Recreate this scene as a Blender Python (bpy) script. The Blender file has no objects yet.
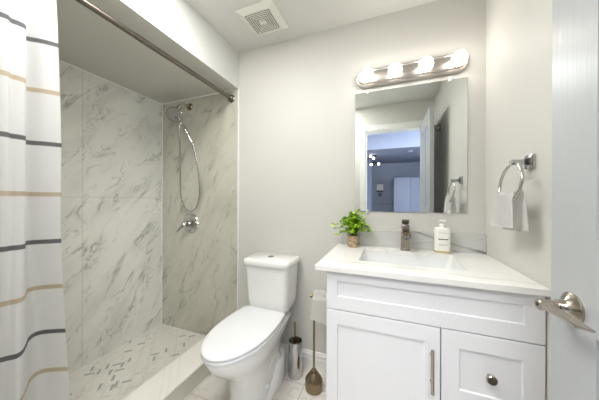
import bpy, bmesh, math, random
from mathutils import Vector, Matrix
PI = math.pi
random.seed(7)
S = bpy.context.scene
COL = S.collection

# ------------------------------------------------------------------ camera
cam_data = bpy.data.cameras.new('camera')
cam_data.sensor_width = 36.0
cam_data.lens = 229.3193 / 599.0 * 36.0
cam_data.clip_start = 0.02
cam = bpy.data.objects.new('camera', cam_data)
COL.objects.link(cam)
CAM = Vector((0.2734, -1.5085, 1.1507))
_R = (Matrix.Rotation(0.3633, 4, 'Z') @ Matrix.Rotation(PI/2 - 0.0012*-1*-1, 4, 'X') @ Matrix.Rotation(0.0036, 4, 'Z'))
cam.matrix_world = Matrix.Translation(CAM) @ _R
S.camera = cam

# ------------------------------------------------------------------ world, exposure
w = bpy.data.worlds.new('world'); S.world = w; w.use_nodes = True
w.node_tree.nodes['Background'].inputs[0].default_value = (0.75, 0.85, 1.0, 1)
w.node_tree.nodes['Background'].inputs[1].default_value = 0.5
S.view_settings.view_transform = 'Standard'
S.view_settings.look = 'None'
S.view_settings.gamma = 1
S.view_settings.use_curve_mapping = False
S.view_settings.exposure = 0.08
BULB = 13.5          # vanity globes
FILL_PANEL = 26.0         # added glowing panel on the hall ceiling, extra fill
FILL_WINDOW = 70.0        # added fill light at the side of the hall

la = bpy.data.lights.new('hall_window_fill', 'AREA')  # added unseen area light standing in for hall window daylight
la.shape = 'RECTANGLE'; la.size = 1.3; la.size_y = 1.2; la.energy = FILL_WINDOW; la.color = (0.90, 0.95, 1.0)
lo = bpy.data.objects.new('hall_window_fill', la); COL.objects.link(lo)
lo.location = (2.38, -3.1, 1.55); lo.rotation_euler = (0, PI/2, 0)

lb = bpy.data.lights.new('bathroom_fill_light', 'AREA')  # added unseen area lamp that lifts the bathroom's overall brightness
lb.shape = 'RECTANGLE'; lb.size = 0.5; lb.size_y = 0.7; lb.energy = 21; lb.color = (1.0, 0.995, 0.985)
lo = bpy.data.objects.new('bathroom_fill_light', lb); COL.objects.link(lo)
lo.location = (-0.42, -1.02, 2.285)

# ------------------------------------------------------------------ materials
def srgb(r, g, b):
    f = lambda c: (c/255/12.92) if c/255 <= 0.04045 else ((c/255+0.055)/1.055)**2.4
    return (f(r), f(g), f(b), 1)
M = {}
def mat(name, col, rough=0.5, metal=0.0, **k):
    m = bpy.data.materials.new(name); m.use_nodes = True
    b = m.node_tree.nodes['Principled BSDF']
    b.inputs['Base Color'].default_value = col
    b.inputs['Roughness'].default_value = rough
    b.inputs['Metallic'].default_value = metal
    for kk, v in k.items():
        b.inputs[kk.replace('_', ' ')].default_value = v
    M[name] = m
    return m, m.node_tree, b
def N(nt, t, **k):
    n = nt.nodes.new(t)
    for a, v in k.items():
        if a.startswith('i_'):
            key = a[2:]
            n.inputs[int(key) if key.isdigit() else key.replace('_', ' ')].default_value = v
        else:
            setattr(n, a, v)
    return n
def L(nt, a, b): nt.links.new(a, b)
def coords(nt): return N(nt, 'ShaderNodeTexCoord').outputs['Object']
def math_n(nt, op, a, b=None, c=None, clamp=False):
    n = N(nt, 'ShaderNodeMath', operation=op, use_clamp=clamp)
    for i, x in enumerate((a, b, c)):
        if x is None: continue
        if isinstance(x, (int, float)): n.inputs[i].default_value = x
        else: L(nt, x, n.inputs[i])
    return n.outputs[0]
def mix(nt, fac, a, b):
    n = N(nt, 'ShaderNodeMix', data_type='RGBA')
    if isinstance(fac, (int, float)): n.inputs[0].default_value = fac
    else: L(nt, fac, n.inputs[0])
    for i, x in ((6, a), (7, b)):
        if isinstance(x, tuple): n.inputs[i].default_value = x
        else: L(nt, x, n.inputs[i])
    return n.outputs[2]
def bump(nt, b, h, strength=0.1, dist=0.01):
    n = N(nt, 'ShaderNodeBump'); n.inputs['Strength'].default_value = strength; n.inputs['Distance'].default_value = dist
    L(nt, h, n.inputs['Height']); L(nt, n.outputs[0], b.inputs['Normal'])
def noisy(name, col, rough, var=0.03, scale=30, bs=0.05, metal=0.0, stretch=(1, 1, 1), **k):
    m, nt, b = mat(name, col, rough, metal, **k)
    mp = N(nt, 'ShaderNodeMapping'); mp.inputs['Scale'].default_value = stretch
    L(nt, coords(nt), mp.inputs[0])
    n = N(nt, 'ShaderNodeTexNoise'); n.inputs['Scale'].default_value = scale; n.inputs['Detail'].default_value = 3
    L(nt, mp.outputs[0], n.inputs['Vector'])
    c2 = tuple(max(0, c*(1-var*2)) for c in col[:3]) + (1,)
    L(nt, mix(nt, n.outputs['Fac'], c2, col), b.inputs['Base Color'])
    if bs: bump(nt, b, n.outputs['Fac'], bs, 0.003)
    return m

noisy('wall_paint', srgb(211, 209, 203), 0.55, 0.01, 90, 0.06)
noisy('ceiling_paint', srgb(214, 214, 209), 0.7, 0.01, 60, 0.05)
noisy('shower_ceiling_paint', srgb(206, 205, 196), 0.6, 0.01, 60, 0.05)
noisy('trim_paint', srgb(238, 238, 234), 0.35, 0.01, 40, 0.02)
noisy('hall_blue_lit_paint', srgb(158, 166, 186), 0.6, 0.02, 50, 0.03)  # blue of the hall's daylight is mixed into this paint
noisy('hall_ceiling_blue_lit', srgb(190, 200, 224), 0.7, 0.01, 50, 0.03)  # ceiling colour carries the daylight's blue tint too
noisy('hall_dark_shade', srgb(134, 142, 164), 0.7, 0.01, 50, 0.03)  # shade of the underlit far ceiling put into a darker tone
noisy('door_paint', srgb(174, 177, 178), 0.33, 0.02, 14, 0.16, stretch=(14, 14, 0.6), Coat_Weight=0.15, Coat_Roughness=0.2)
noisy('cabinet_paint', srgb(236, 237, 239), 0.36, 0.02, 16, 0.08, stretch=(14, 14, 1))
mat('cabinet_gap_shade', srgb(70, 72, 76), 0.8)  # dark colour for the shade between cabinet fronts
mat('porcelain', srgb(238, 238, 234), 0.12, 0, Coat_Weight=0.4, Coat_Roughness=0.05)
mat('basin_porcelain', srgb(230, 232, 230), 0.12)
mat('seat_plastic', srgb(234, 235, 235), 0.22)
noisy('brushed_nickel', srgb(180, 171, 159), 0.22, 0.05, 60, 0.05, metal=1.0, stretch=(1, 1, 8))
noisy('brushed_steel', srgb(205, 205, 204), 0.2, 0.05, 60, 0.05, metal=1.0, stretch=(8, 8, 1))
noisy('bronze_nickel', srgb(150, 135, 108), 0.24, 0.05, 40, 0.04, metal=1.0)
noisy('bar_nickel', srgb(196, 190, 183), 0.36, 0.03, 60, 0.03, metal=1.0)
mat('chrome', srgb(190, 189, 186), 0.09, 1.0)
noisy('dark_rod', srgb(122, 115, 106), 0.28, 0.05, 60, 0.02, metal=1.0)
mat('mirror_silver', (0.86, 0.89, 0.875, 1), 0.0, 1.0)
mat('mirror_edge', srgb(96, 116, 108), 0.15)
mat('clear_clip', srgb(225, 225, 222), 0.2)
noisy('paper', srgb(245, 243, 238), 0.9, 0.02, 80, 0.1)
noisy('towel_cloth', srgb(245, 244, 241), 0.95, 0.05, 220, 0.6)
mat('black_plastic', srgb(24, 24, 26), 0.4)
mat('grille_dark', srgb(96, 86, 78), 0.8)
noisy('vent_plastic', srgb(228, 227, 218), 0.4, 0.01, 40, 0.0)
mat('bottle_plastic', srgb(243, 241, 232), 0.35, 0, Subsurface_Weight=0.0)
mat('label_ink', srgb(60, 60, 58), 0.6)
mat('label_faint_ink', srgb(168, 166, 158), 0.6)
mat('liquid_amber', srgb(196, 168, 116), 0.4)
noisy('soil', srgb(62, 50, 38), 0.95, 0.2, 90, 0.4)
noisy('stem_green', srgb(84, 120, 44), 0.6, 0.1, 40, 0.0)
noisy('fixture_metal', srgb(90, 92, 98), 0.35, 0.02, 20, 0.0, metal=1.0)
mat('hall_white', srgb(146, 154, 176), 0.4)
mat('rubber', srgb(186, 186, 182), 0.3, 0.6)
noisy('brush_bristle', srgb(235, 235, 230), 0.9, 0.1, 200, 0.5)
noisy('caulk', srgb(240, 240, 236), 0.5, 0.0, 20, 0.0)

def emit(name, col, s):
    m = bpy.data.materials.new(name); m.use_nodes = True; nt = m.node_tree
    nt.nodes.clear()
    e = N(nt, 'ShaderNodeEmission'); e.inputs[0].default_value = col; e.inputs[1].default_value = s
    o = N(nt, 'ShaderNodeOutputMaterial'); L(nt, e.outputs[0], o.inputs[0]); M[name] = m
emit('bulb_glow', (1.0, 0.955, 0.89, 1), BULB)
emit('hall_bulb_glow', (1.0, 0.95, 0.88, 1), 12)
emit('fill_panel_glow', (1.0, 0.985, 0.975, 1), FILL_PANEL)

def leaf_mat():
    m, nt, b = mat('leaf', srgb(120, 190, 40), 0.5)
    info = N(nt, 'ShaderNodeTexNoise'); info.inputs['Scale'].default_value = 45
    L(nt, coords(nt), info.inputs['Vector'])
    r = N(nt, 'ShaderNodeValToRGB')
    r.color_ramp.elements[0].position = 0.38; r.color_ramp.elements[0].color = srgb(120, 172, 26)
    r.color_ramp.elements[1].position = 0.62; r.color_ramp.elements[1].color = srgb(206, 236, 76)
    L(nt, info.outputs['Fac'], r.inputs[0]); L(nt, r.outputs[0], b.inputs['Base Color'])
leaf_mat()

def wood_pot():
    m, nt, b = mat('pot_clay', srgb(168, 142, 112), 0.8)
    mp = N(nt, 'ShaderNodeMapping'); mp.inputs['Scale'].default_value = (30, 30, 60); L(nt, coords(nt), mp.inputs[0])
    n = N(nt, 'ShaderNodeTexNoise'); n.inputs['Scale'].default_value = 1.2; n.inputs['Detail'].default_value = 5
    L(nt, mp.outputs[0], n.inputs['Vector'])
    r = N(nt, 'ShaderNodeValToRGB')
    r.color_ramp.elements[0].position = 0.35; r.color_ramp.elements[0].color = srgb(128, 104, 80)
    r.color_ramp.elements[1].position = 0.65; r.color_ramp.elements[1].color = srgb(190, 168, 138)
    L(nt, n.outputs['Fac'], r.inputs[0]); L(nt, r.outputs[0], b.inputs['Base Color'])
    bump(nt, b, n.outputs['Fac'], 0.4, 0.002)
wood_pot()

def vein(nt, vec, scale, width, detail, distort, seed=0.0):
    """thin ridge lines of a noise field, 0..1"""
    mp = N(nt, 'ShaderNodeMapping'); mp.inputs['Location'].default_value = (seed, seed*0.7, 0)
    L(nt, vec, mp.inputs[0])
    n = N(nt, 'ShaderNodeTexNoise'); n.inputs['Scale'].default_value = scale; n.inputs['Detail'].default_value = detail
    n.inputs['Distortion'].default_value = distort
    L(nt, mp.outputs[0], n.inputs['Vector'])
    a = math_n(nt, 'ABSOLUTE', math_n(nt, 'SUBTRACT', n.outputs['Fac'], 0.5))
    mr = N(nt, 'ShaderNodeMapRange', interpolation_type='SMOOTHSTEP')
    L(nt, a, mr.inputs[0]); mr.inputs[1].default_value = 0; mr.inputs[2].default_value = width
    mr.inputs[3].default_value = 1; mr.inputs[4].default_value = 0
    return mr.outputs[0]
def smooth(nt, v, a, b, lo=0.0, hi=1.0):
    mr = N(nt, 'ShaderNodeMapRange', interpolation_type='SMOOTHSTEP')
    L(nt, v, mr.inputs[0]); mr.inputs[1].default_value = a; mr.inputs[2].default_value = b
    mr.inputs[3].default_value = lo; mr.inputs[4].default_value = hi
    return mr.outputs[0]
def noise_out(nt, vec, scale, detail=3, loc=(0, 0, 0)):
    mp = N(nt, 'ShaderNodeMapping'); mp.inputs['Location'].default_value = loc; L(nt, vec, mp.inputs[0])
    n = N(nt, 'ShaderNodeTexNoise'); n.inputs['Scale'].default_value = scale; n.inputs['Detail'].default_value = detail
    L(nt, mp.outputs[0], n.inputs['Vector']); return n.outputs['Fac']

def marble_wall(name, base, grey, dark, seams, rough=0.22, strength=1.0, ang=52):
    m, nt, b = mat(name, base, rough)
    sep = N(nt, 'ShaderNodeSeparateXYZ'); L(nt, coords(nt), sep.inputs[0])
    x, y, z = sep.outputs
    p = math_n(nt, 'ADD', x, y)
    ca, sa = math.cos(math.radians(ang)), math.sin(math.radians(ang))
    al = math_n(nt, 'ADD', math_n(nt, 'MULTIPLY', p, ca), math_n(nt, 'MULTIPLY', z, sa))
    ac = math_n(nt, 'SUBTRACT', math_n(nt, 'MULTIPLY', z, ca), math_n(nt, 'MULTIPLY', p, sa))
    cb = N(nt, 'ShaderNodeCombineXYZ')
    L(nt, math_n(nt, 'MULTIPLY', al, 0.52), cb.inputs[0]); L(nt, math_n(nt, 'MULTIPLY', ac, 1.25), cb.inputs[1])
    v = cb.outputs[0]
    v1 = vein(nt, v, 5.2, 0.020, 5, 0.9)
    v2 = vein(nt, v, 10.5, 0.022, 5, 1.2, 3.7)
    m1 = smooth(nt, noise_out(nt, v, 6.0, 2, (5, 2, 0)), 0.46, 0.64)
    m2 = smooth(nt, noise_out(nt, v, 8.0, 2, (1, 9, 0)), 0.46, 0.66)
    cloud = smooth(nt, noise_out(nt, v, 4.2, 5, (8, 8, 0)), 0.42, 0.72)
    halo = vein(nt, v, 5.2, 0.085, 5, 0.9)
    c = mix(nt, math_n(nt, 'MULTIPLY', cloud, 0.5*strength, clamp=True), base, grey)
    c = mix(nt, math_n(nt, 'MULTIPLY', math_n(nt, 'MULTIPLY', halo, m1), 0.55*strength, clamp=True), c, grey)
    c = mix(nt, math_n(nt, 'MULTIPLY', math_n(nt, 'MULTIPLY', v1, m1), 0.62*strength, clamp=True), c, dark)
    c = mix(nt, math_n(nt, 'MULTIPLY', math_n(nt, 'MULTIPLY', v2, m2), 0.6*strength, clamp=True), c, dark)
    for axis, val in seams:
        d = math_n(nt, 'ABSOLUTE', math_n(nt, 'SUBTRACT', {'x': x, 'y': y, 'z': z}[axis], val))
        s = smooth(nt, d, 0.001, 0.0025, 0.75, 0.0)
        c = mix(nt, s, c, srgb(188, 184, 170))
    L(nt, c, b.inputs['Base Color'])
    return m
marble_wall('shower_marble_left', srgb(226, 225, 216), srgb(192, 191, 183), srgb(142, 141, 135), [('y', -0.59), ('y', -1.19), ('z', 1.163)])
marble_wall('shower_marble_shaded', srgb(204, 201, 187), srgb(174, 171, 156), srgb(136, 133, 120), [('z', 1.163)], ang=58)  # same marble, base darkened for the weaker light on the back wall
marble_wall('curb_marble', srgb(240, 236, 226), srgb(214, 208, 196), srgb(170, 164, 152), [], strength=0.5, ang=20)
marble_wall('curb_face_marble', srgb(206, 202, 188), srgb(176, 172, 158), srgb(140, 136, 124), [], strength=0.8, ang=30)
marble_wall('mosaic_white', srgb(232, 229, 220), srgb(212, 209, 200), srgb(186, 184, 176), [], strength=0.5, ang=10)
marble_wall('mosaic_pale', srgb(226, 223, 214), srgb(206, 204, 196), srgb(180, 178, 170), [], strength=0.6, ang=70)
marble_wall('mosaic_grey', srgb(182, 181, 175), srgb(158, 157, 152), srgb(136, 135, 131), [], strength=0.8, ang=30)

def quartz(name, base, dark, veins):
    """white quartz with a few soft long veins; each vein: (axis, value at x=0, slope, wobble)"""
    m, nt, b = mat(name, base, 0.16)
    sep = N(nt, 'ShaderNodeSeparateXYZ'); L(nt, coords(nt), sep.inputs[0]); x, y, z = sep.outputs
    nz = noise_out(nt, coords(nt), 5.0, 4)
    msk = smooth(nt, noise_out(nt, coords(nt), 7.0, 2, (3, 1, 2)), 0.35, 0.6, 0.35, 1)
    c = mix(nt, smooth(nt, noise_out(nt, coords(nt), 6.0, 4, (9, 0, 0)), 0.45, 0.75, 0, 0.35), base, tuple(q*0.86 for q in base[:3])+(1,))
    for ax, v0, sl, wob, wd, st in veins:
        q = {'y': y, 'z': z}[ax]
        line = math_n(nt, 'ADD', math_n(nt, 'MULTIPLY', x, sl), v0)
        off = math_n(nt, 'MULTIPLY', math_n(nt, 'SUBTRACT', nz, 0.5), wob)
        d = math_n(nt, 'ABSOLUTE', math_n(nt, 'SUBTRACT', math_n(nt, 'SUBTRACT', q, line), off))
        c = mix(nt, math_n(nt, 'MULTIPLY', smooth(nt, d, 0, wd*2.2, 0.35*st, 0), msk), c, dark)
        c = mix(nt, math_n(nt, 'MULTIPLY', smooth(nt, d, 0, wd, 0.9*st, 0), msk), c, dark)
    L(nt, c, b.inputs['Base Color'])
quartz('counter_quartz', srgb(238, 237, 232), srgb(176, 176, 172),
       [('y', -0.44, -0.05, 0.10, 0.008, 0.45), ('y', -0.05, -0.12, 0.12, 0.004, 0.2), ('y', 0.12, -0.75, 0.15, 0.005, 0.25)])
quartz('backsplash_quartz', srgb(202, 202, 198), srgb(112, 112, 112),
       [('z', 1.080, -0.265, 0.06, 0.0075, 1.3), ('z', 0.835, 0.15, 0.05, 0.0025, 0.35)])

def floor_mat():
    m, nt, b = mat('floor_tile', srgb(216, 210, 202), 0.3)
    sep = N(nt, 'ShaderNodeSeparateXYZ'); L(nt, coords(nt), sep.inputs[0]); x, y, z = sep.outputs
    c = mix(nt, smooth(nt, noise_out(nt, coords(nt), 5, 5), 0.4, 0.7), srgb(226, 221, 213), srgb(204, 197, 188))
    c = mix(nt, math_n(nt, 'MULTIPLY', vein(nt, coords(nt), 4, 0.02, 4, 1.0), 0.35), c, srgb(170, 164, 156))
    for ax, per, off in ((x, 0.6, -0.20), (y, 0.3, -0.167)):
        t = math_n(nt, 'PINGPONG', math_n(nt, 'SUBTRACT', ax, off), per/2)
        c = mix(nt, smooth(nt, t, 0.0015, 0.003, 0.8, 0), c, srgb(160, 155, 148))
    L(nt, c, b.inputs['Base Color'])
floor_mat()

Z_STR = [(1.713, 'd'), (1.537, 't'), (1.349, 'd'), (1.167, 't'), (0.995, 'd'), (0.826, 't'), (0.655, 'd'), (0.506, 't'), (0.335, 'd'), (0.165, 't'), (1.89, 't'), (2.06, 'd')]
def curtain_mat():
    m, nt, b = mat('curtain_cloth', srgb(248, 248, 247), 0.9)
    b.inputs['Transmission Weight'].default_value = 0.0
    sep = N(nt, 'ShaderNodeSeparateXYZ'); L(nt, coords(nt), sep.inputs[0]); z = sep.outputs[2]
    wv = N(nt, 'ShaderNodeTexWave', bands_direction='Z'); wv.inputs['Scale'].default_value = 120
    L(nt, coords(nt), wv.inputs['Vector'])
    mp = N(nt, 'ShaderNodeMapping'); mp.inputs['Scale'].default_value = (500, 500, 20); L(nt, coords(nt), mp.inputs[0])
    n = N(nt, 'ShaderNodeTexNoise'); n.inputs['Scale'].default_value = 1.0; L(nt, mp.outputs[0], n.inputs['Vector'])
    c = mix(nt, n.outputs['Fac'], srgb(246, 246, 245), srgb(253, 253, 252))
    for zz, k in Z_STR:
        d = math_n(nt, 'ABSOLUTE', math_n(nt, 'SUBTRACT', z, zz))
        c = mix(nt, smooth(nt, d, 0.0065, 0.009, 0.9, 0), c, srgb(122, 122, 123) if k == 'd' else srgb(222, 208, 184))
    L(nt, c, b.inputs['Base Color']); bump(nt, b, n.outputs['Fac'], 0.15, 0.001)
    # thin cloth lets some light through
    tr = N(nt, 'ShaderNodeBsdfTranslucent'); L(nt, c, tr.inputs[0])
    ms = N(nt, 'ShaderNodeMixShader'); ms.inputs[0].default_value = 0.25
    out = [q for q in nt.nodes if q.type == 'OUTPUT_MATERIAL'][0]
    L(nt, b.outputs[0], ms.inputs[1]); L(nt, tr.outputs[0], ms.inputs[2]); L(nt, ms.outputs[0], out.inputs[0])
curtain_mat()

# ------------------------------------------------------------------ builders
WL = {}
def link(o, parent=None):
    COL.objects.link(o)
    if parent is not None:
        o.parent = parent
        WL[o.name] = WL[parent.name]
def tag(o, label=None, cat=None, group=None, kind=None):
    if label: o['label'] = label
    if cat: o['category'] = cat
    if group: o['group'] = group
    if kind: o['kind'] = kind
    return o
def thing(name, label, cat, loc, group=None):
    o = bpy.data.objects.new(name, None); o.empty_display_size = 0.05
    COL.objects.link(o); o.location = loc; WL[o.name] = Vector(loc)
    return tag(o, label, cat, group)
def obj(name, bm, material, parent=None, smooth_ang=35, loc=None):
    """link a bmesh given in world coordinates as one mesh object"""
    org = WL[parent.name] if parent is not None else Vector(loc or (0, 0, 0))
    bmesh.ops.recalc_face_normals(bm, faces=bm.faces[:]) if smooth_ang != 'keep' else None
    bmesh.ops.translate(bm, verts=bm.verts[:], vec=-org)
    me = bpy.data.meshes.new(name); bm.to_mesh(me); bm.free()
    for mm in (material if isinstance(material, (list, tuple)) else [material]):
        me.materials.append(M[mm])
    o = bpy.data.objects.new(name, me)
    if parent is None:
        COL.objects.link(o); o.location = org; WL[o.name] = org
    else:
        link(o, parent)
    if smooth_ang:
        for p in me.polygons: p.use_smooth = True
        if smooth_ang != 'keep': me.set_sharp_from_angle(angle=math.radians(smooth_ang))
    return o
def merge(bm, part):
    me = bpy.data.meshes.new('tmp'); part.to_mesh(me); part.free(); bm.from_mesh(me); bpy.data.meshes.remove(me)
    return bm
def box(x0, x1, y0, y1, z0, z1, bev=0.0, seg=2, bm=None):
    b = bmesh.new(); bmesh.ops.create_cube(b, size=1)
    for v in b.verts:
        v.co = Vector(((x0+x1)/2 + v.co.x*(x1-x0), (y0+y1)/2 + v.co.y*(y1-y0), (z0+z1)/2 + v.co.z*(z1-z0)))
    if bev: bmesh.ops.bevel(b, geom=b.edges[:], offset=bev, segments=seg, profile=0.5, affect='EDGES')
    return b if bm is None else merge(bm, b)
def frame_mat(axis):
    a = Vector(axis).normalized()
    up = Vector((0, 0, 1)) if abs(a.z) < 0.9 else Vector((1, 0, 0))
    e1 = up.cross(a).normalized(); e2 = a.cross(e1)
    return a, e1, e2
def lathe(prof, origin, axis=(0, 0, 1), n=32, bm=None):
    """prof: list of (distance along axis, radius)"""
    b = bmesh.new(); a, e1, e2 = frame_mat(axis); o = Vector(origin); rings = []
    for h, r in prof:
        if r < 1e-6: rings.append([b.verts.new(o + a*h)])
        else: rings.append([b.verts.new(o + a*h + e1*r*math.cos(2*PI*i/n) + e2*r*math.sin(2*PI*i/n)) for i in range(n)])
    for A, B in zip(rings, rings[1:]):
        if len(A) == 1 and len(B) == 1: continue
        for i in range(n):
            j = (i+1) % n
            if len(A) == 1: b.faces.new((A[0], B[i], B[j]))
            elif len(B) == 1: b.faces.new((A[i], A[j], B[0]))
            else: b.faces.new((A[i], A[j], B[j], B[i]))
    for R in (rings[0], rings[-1]):
        if len(R) > 1: b.faces.new(R)
    return b if bm is None else merge(bm, b)
def catmull(pts, k=8):
    P = [Vector(p) for p in pts]; P = [P[0]*2-P[1]] + P + [P[-1]*2-P[-2]]; out = []
    for i in range(1, len(P)-2):
        for s in range(k):
            t = s/k
            out.append(0.5*((2*P[i]) + (P[i+1]-P[i-1])*t + (2*P[i-1]-5*P[i]+4*P[i+1]-P[i+2])*t*t + (3*P[i]-P[i-1]-3*P[i+1]+P[i+2])*t**3))
    out.append(P[-2]); return out
def tube(pts, r, n=10, closed=False, bm=None, curve=False):
    if curve: pts = catmull(pts)
    pts = [Vector(p) for p in pts]; b = bmesh.new(); rings = []; m = len(pts)
    prev = None
    for i, p in enumerate(pts):
        if closed: t = (pts[(i+1) % m]-pts[i-1]).normalized()
        else: t = (pts[min(i+1, m-1)]-pts[max(i-1, 0)]).normalized()
        if prev is None: _, e1, _ = frame_mat(t)
        else: e1 = (prev - t*prev.dot(t)).normalized()
        prev = e1; e2 = t.cross(e1)
        rr = r[i] if isinstance(r, (list, tuple)) else r
        rings.append([b.verts.new(p + e1*rr*math.cos(2*PI*q/n) + e2*rr*math.sin(2*PI*q/n)) for q in range(n)])
    pr = list(zip(rings, rings[1:])) + ([(rings[-1], rings[0])] if closed else [])
    for A, B in pr:
        for i in range(n): b.faces.new((A[i], A[(i+1) % n], B[(i+1) % n], B[i]))
    if not closed: b.faces.new(rings[0]); b.faces.new(rings[-1])
    return b if bm is None else merge(bm, b)
def loft(loops, bm=None, cap0=True, cap1=True):
    b = bmesh.new(); R = [[b.verts.new(p) for p in lp] for lp in loops]; n = len(R[0])
    for A, B in zip(R, R[1:]):
        for i in range(n): b.faces.new((A[i], A[(i+1) % n], B[(i+1) % n], B[i]))
    if cap0: b.faces.new(R[0])
    if cap1: b.faces.new(R[-1])
    return b if bm is None else merge(bm, b)
def rounded_rect(cx, cy, hx, hy, r, n=6):
    out = []
    for k, (sx, sy) in enumerate(((1, 1), (-1, 1), (-1, -1), (1, -1))):
        for i in range(n+1):
            a = PI/2*k + PI/2*i/n
            out.append((cx + sx*(hx-r) + r*math.cos(a), cy + sy*(hy-r) + r*math.sin(a)))
    return out
def dup(root, loc, label=None, group=None):
    r = root.copy(); COL.objects.link(r); r.location = loc
    if label: r['label'] = label
    if group: r['group'] = group
    for ch in list(root.children):
        c = ch.copy(); COL.objects.link(c); c.parent = r
        for g in list(ch.children):
            d = g.copy(); COL.objects.link(d); d.parent = c
    return r
def struct(name, bm, material, sm=0, parent=None, label=None):
    o = obj(name, bm, material, parent, sm)
    o['kind'] = 'structure'
    if label: o['label'] = label
    return o

# ------------------------------------------------------------------ the room
XS, XL, XR = -0.8107, -1.6305, 0.7690
HC, HS = 2.294, 2.014
YR = -1.452                  # bathroom face of the doorway wall
YH = YR - 0.12               # hall face
DX0, DX1, DH = 0.024, 0.690, 2.0
struct('floor', box(XS, XR+0.1, YH, 0, -0.05, 0), 'floor_tile')
struct('floor.001', box(-1.6, 2.5, -6.3, YH, -0.05, 0), 'floor_tile')
struct('wall_back', box(XL-0.1, XR+0.1, 0, 0.1, -0.05, HC+0.1), 'wall_paint')
struct('wall_left', box(XL-0.12, XL-0.012, YH, 0, -0.05, HC+0.1), 'wall_paint')
struct('wall_right', box(XR, XR+0.1, YR, 0, -0.05, HC+0.1), 'wall_paint')
struct('ceiling', box(XL-0.1, XR+0.1, YR, 0, HC, HC+0.1), 'ceiling_paint')
# dropped ceiling of the shower alcove with its painted front
b = box(XL-0.012, XS, YR, 0, HS, HC)
bmd = box(XL-0.012, XS, YR, 0, HS, HC)
for f in bmd.faces:
    f.material_index = 1 if f.calc_center_median().z < HS+0.001 else 0
b.free()
struct('ceiling_shower', bmd, ['ceiling_paint', 'shower_ceiling_paint'])
# doorway wall
b = box(XL-0.1, DX0, YH, YR, -0.05, HC+0.1); box(DX1, XR+0.1, YH, YR, -0.05, HC+0.1, bm=b); box(DX0, DX1, YH, YR, DH, HC+0.1, bm=b)
struct('wall_rear', b, 'wall_paint')
# marble cladding of the shower
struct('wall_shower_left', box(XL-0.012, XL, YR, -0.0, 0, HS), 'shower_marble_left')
struct('wall_shower_back', box(XL, XS-0.004, -0.006, 0, 0, HS), 'shower_marble_shaded')
struct('wall_shower_front', box(XL, XS-0.004, YR, YR+0.006, 0, HS), 'shower_marble_shaded')
struct('trim_1', box(XS-0.004, XS+0.003, -0.009, 0, 0.117, HS+0.002), 'caulk')
struct('trim_2', box(XL, XS-0.02, -0.0105, -0.006, HS-0.006, HS), 'caulk')
struct('trim_3', box(XL, XL+0.004, YR+0.006, -0.0105, HS-0.006, HS), 'caulk')
struct('trim_11', box(XL, XL+0.004, -0.0095, -0.006, 0.02, HS-0.006), 'caulk')
# curb
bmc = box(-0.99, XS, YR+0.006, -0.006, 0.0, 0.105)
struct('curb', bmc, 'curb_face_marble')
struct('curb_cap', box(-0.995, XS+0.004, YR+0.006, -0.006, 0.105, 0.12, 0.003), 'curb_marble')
# baseboards: profile extruded
def baseboard(name, x0, x1, yw, sgn=-1):
    prof = [(0, 0), (0.014, 0), (0.014, 0.065), (0.011, 0.072), (0.011, 0.09), (0.006, 0.098), (0.004, 0.108), (0, 0.111)]
    loops = [[(x, yw + sgn*d, z) for d, z in prof] for x in (x0, x1)]
    struct(name, loft(loops), 'trim_paint', 0)
baseboard('baseboard_back', XS, 0.03, 0)
baseboard('baseboard_rear', XS, DX0-0.062, YR, 1)
b = loft([[(XR - d, y, z) for d, z in [(0, 0), (0.014, 0), (0.014, 0.065), (0.011, 0.072), (0.011, 0.09), (0.004, 0.108), (0, 0.111)]] for y in (-0.56, YR)])
struct('baseboard_right', b, 'trim_paint')
# doorway lining and casing
b = box(DX0-0.001, DX0+0.012, YH-0.003, YR+0.002, 0, DH); box(DX1-0.012, DX1+0.001, YH-0.003, YR+0.002, 0, DH, bm=b); box(DX0-0.001, DX1+0.001, YH-0.003, YR+0.002, DH-0.012, DH+0.001, bm=b)
struct('trim_4', b, 'trim_paint')
def casing(name, y0, y1, step):
    b = bmesh.new(); w = 0.062
    for (a0, a1, z0, z1) in ((DX0-w, DX0, 0, DH+w), (DX1, DX1+w, 0, DH+w), (DX0, DX1, DH, DH+w)):
        box(a0, a1, y0, y1, z0, z1, 0.002, bm=b)
    for (a0, a1, z0, z1) in ((DX0-w, DX0-w+0.018, 0, DH+w), (DX1+w-0.018, DX1+w, 0, DH+w), (DX0-w, DX1+w, DH+w-0.018, DH+w)):
        box(a0, a1, y0+step, y1+step, z0, z1, 0.002, bm=b)
    struct(name, b, 'trim_paint')
casing('trim_5', YR, YR+0.010, 0.003)
casing('trim_6', YH-0.012, YH, -0.004)

# ------------------------------------------------------------------ hall behind the camera (seen in the mirror)
HZ1, HZ2, YB, YF = 2.62, 2.30, -4.0, -6.2
struct('ceiling.001', box(-1.6, 2.5, YB, YH, HZ1, HZ1+0.1), 'hall_ceiling_blue_lit')
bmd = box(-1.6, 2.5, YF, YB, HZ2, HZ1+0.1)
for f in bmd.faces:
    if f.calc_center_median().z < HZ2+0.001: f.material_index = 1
struct('ceiling.002', bmd, ['hall_ceiling_blue_lit', 'hall_dark_shade'])
struct('wall_hall_far', box(-1.6, 2.5, YF-0.1, YF, -0.05, HZ2+0.4), 'hall_blue_lit_paint')
struct('wall_hall_left', box(-1.7, -1.6, YF-0.1, YH, -0.05, HZ1+0.1), 'hall_blue_lit_paint')
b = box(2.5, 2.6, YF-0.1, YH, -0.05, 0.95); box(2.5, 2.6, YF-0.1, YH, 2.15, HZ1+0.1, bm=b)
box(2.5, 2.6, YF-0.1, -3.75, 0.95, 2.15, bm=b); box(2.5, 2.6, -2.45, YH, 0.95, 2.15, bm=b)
struct('wall_hall_right', b, 'hall_blue_lit_paint')
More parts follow.
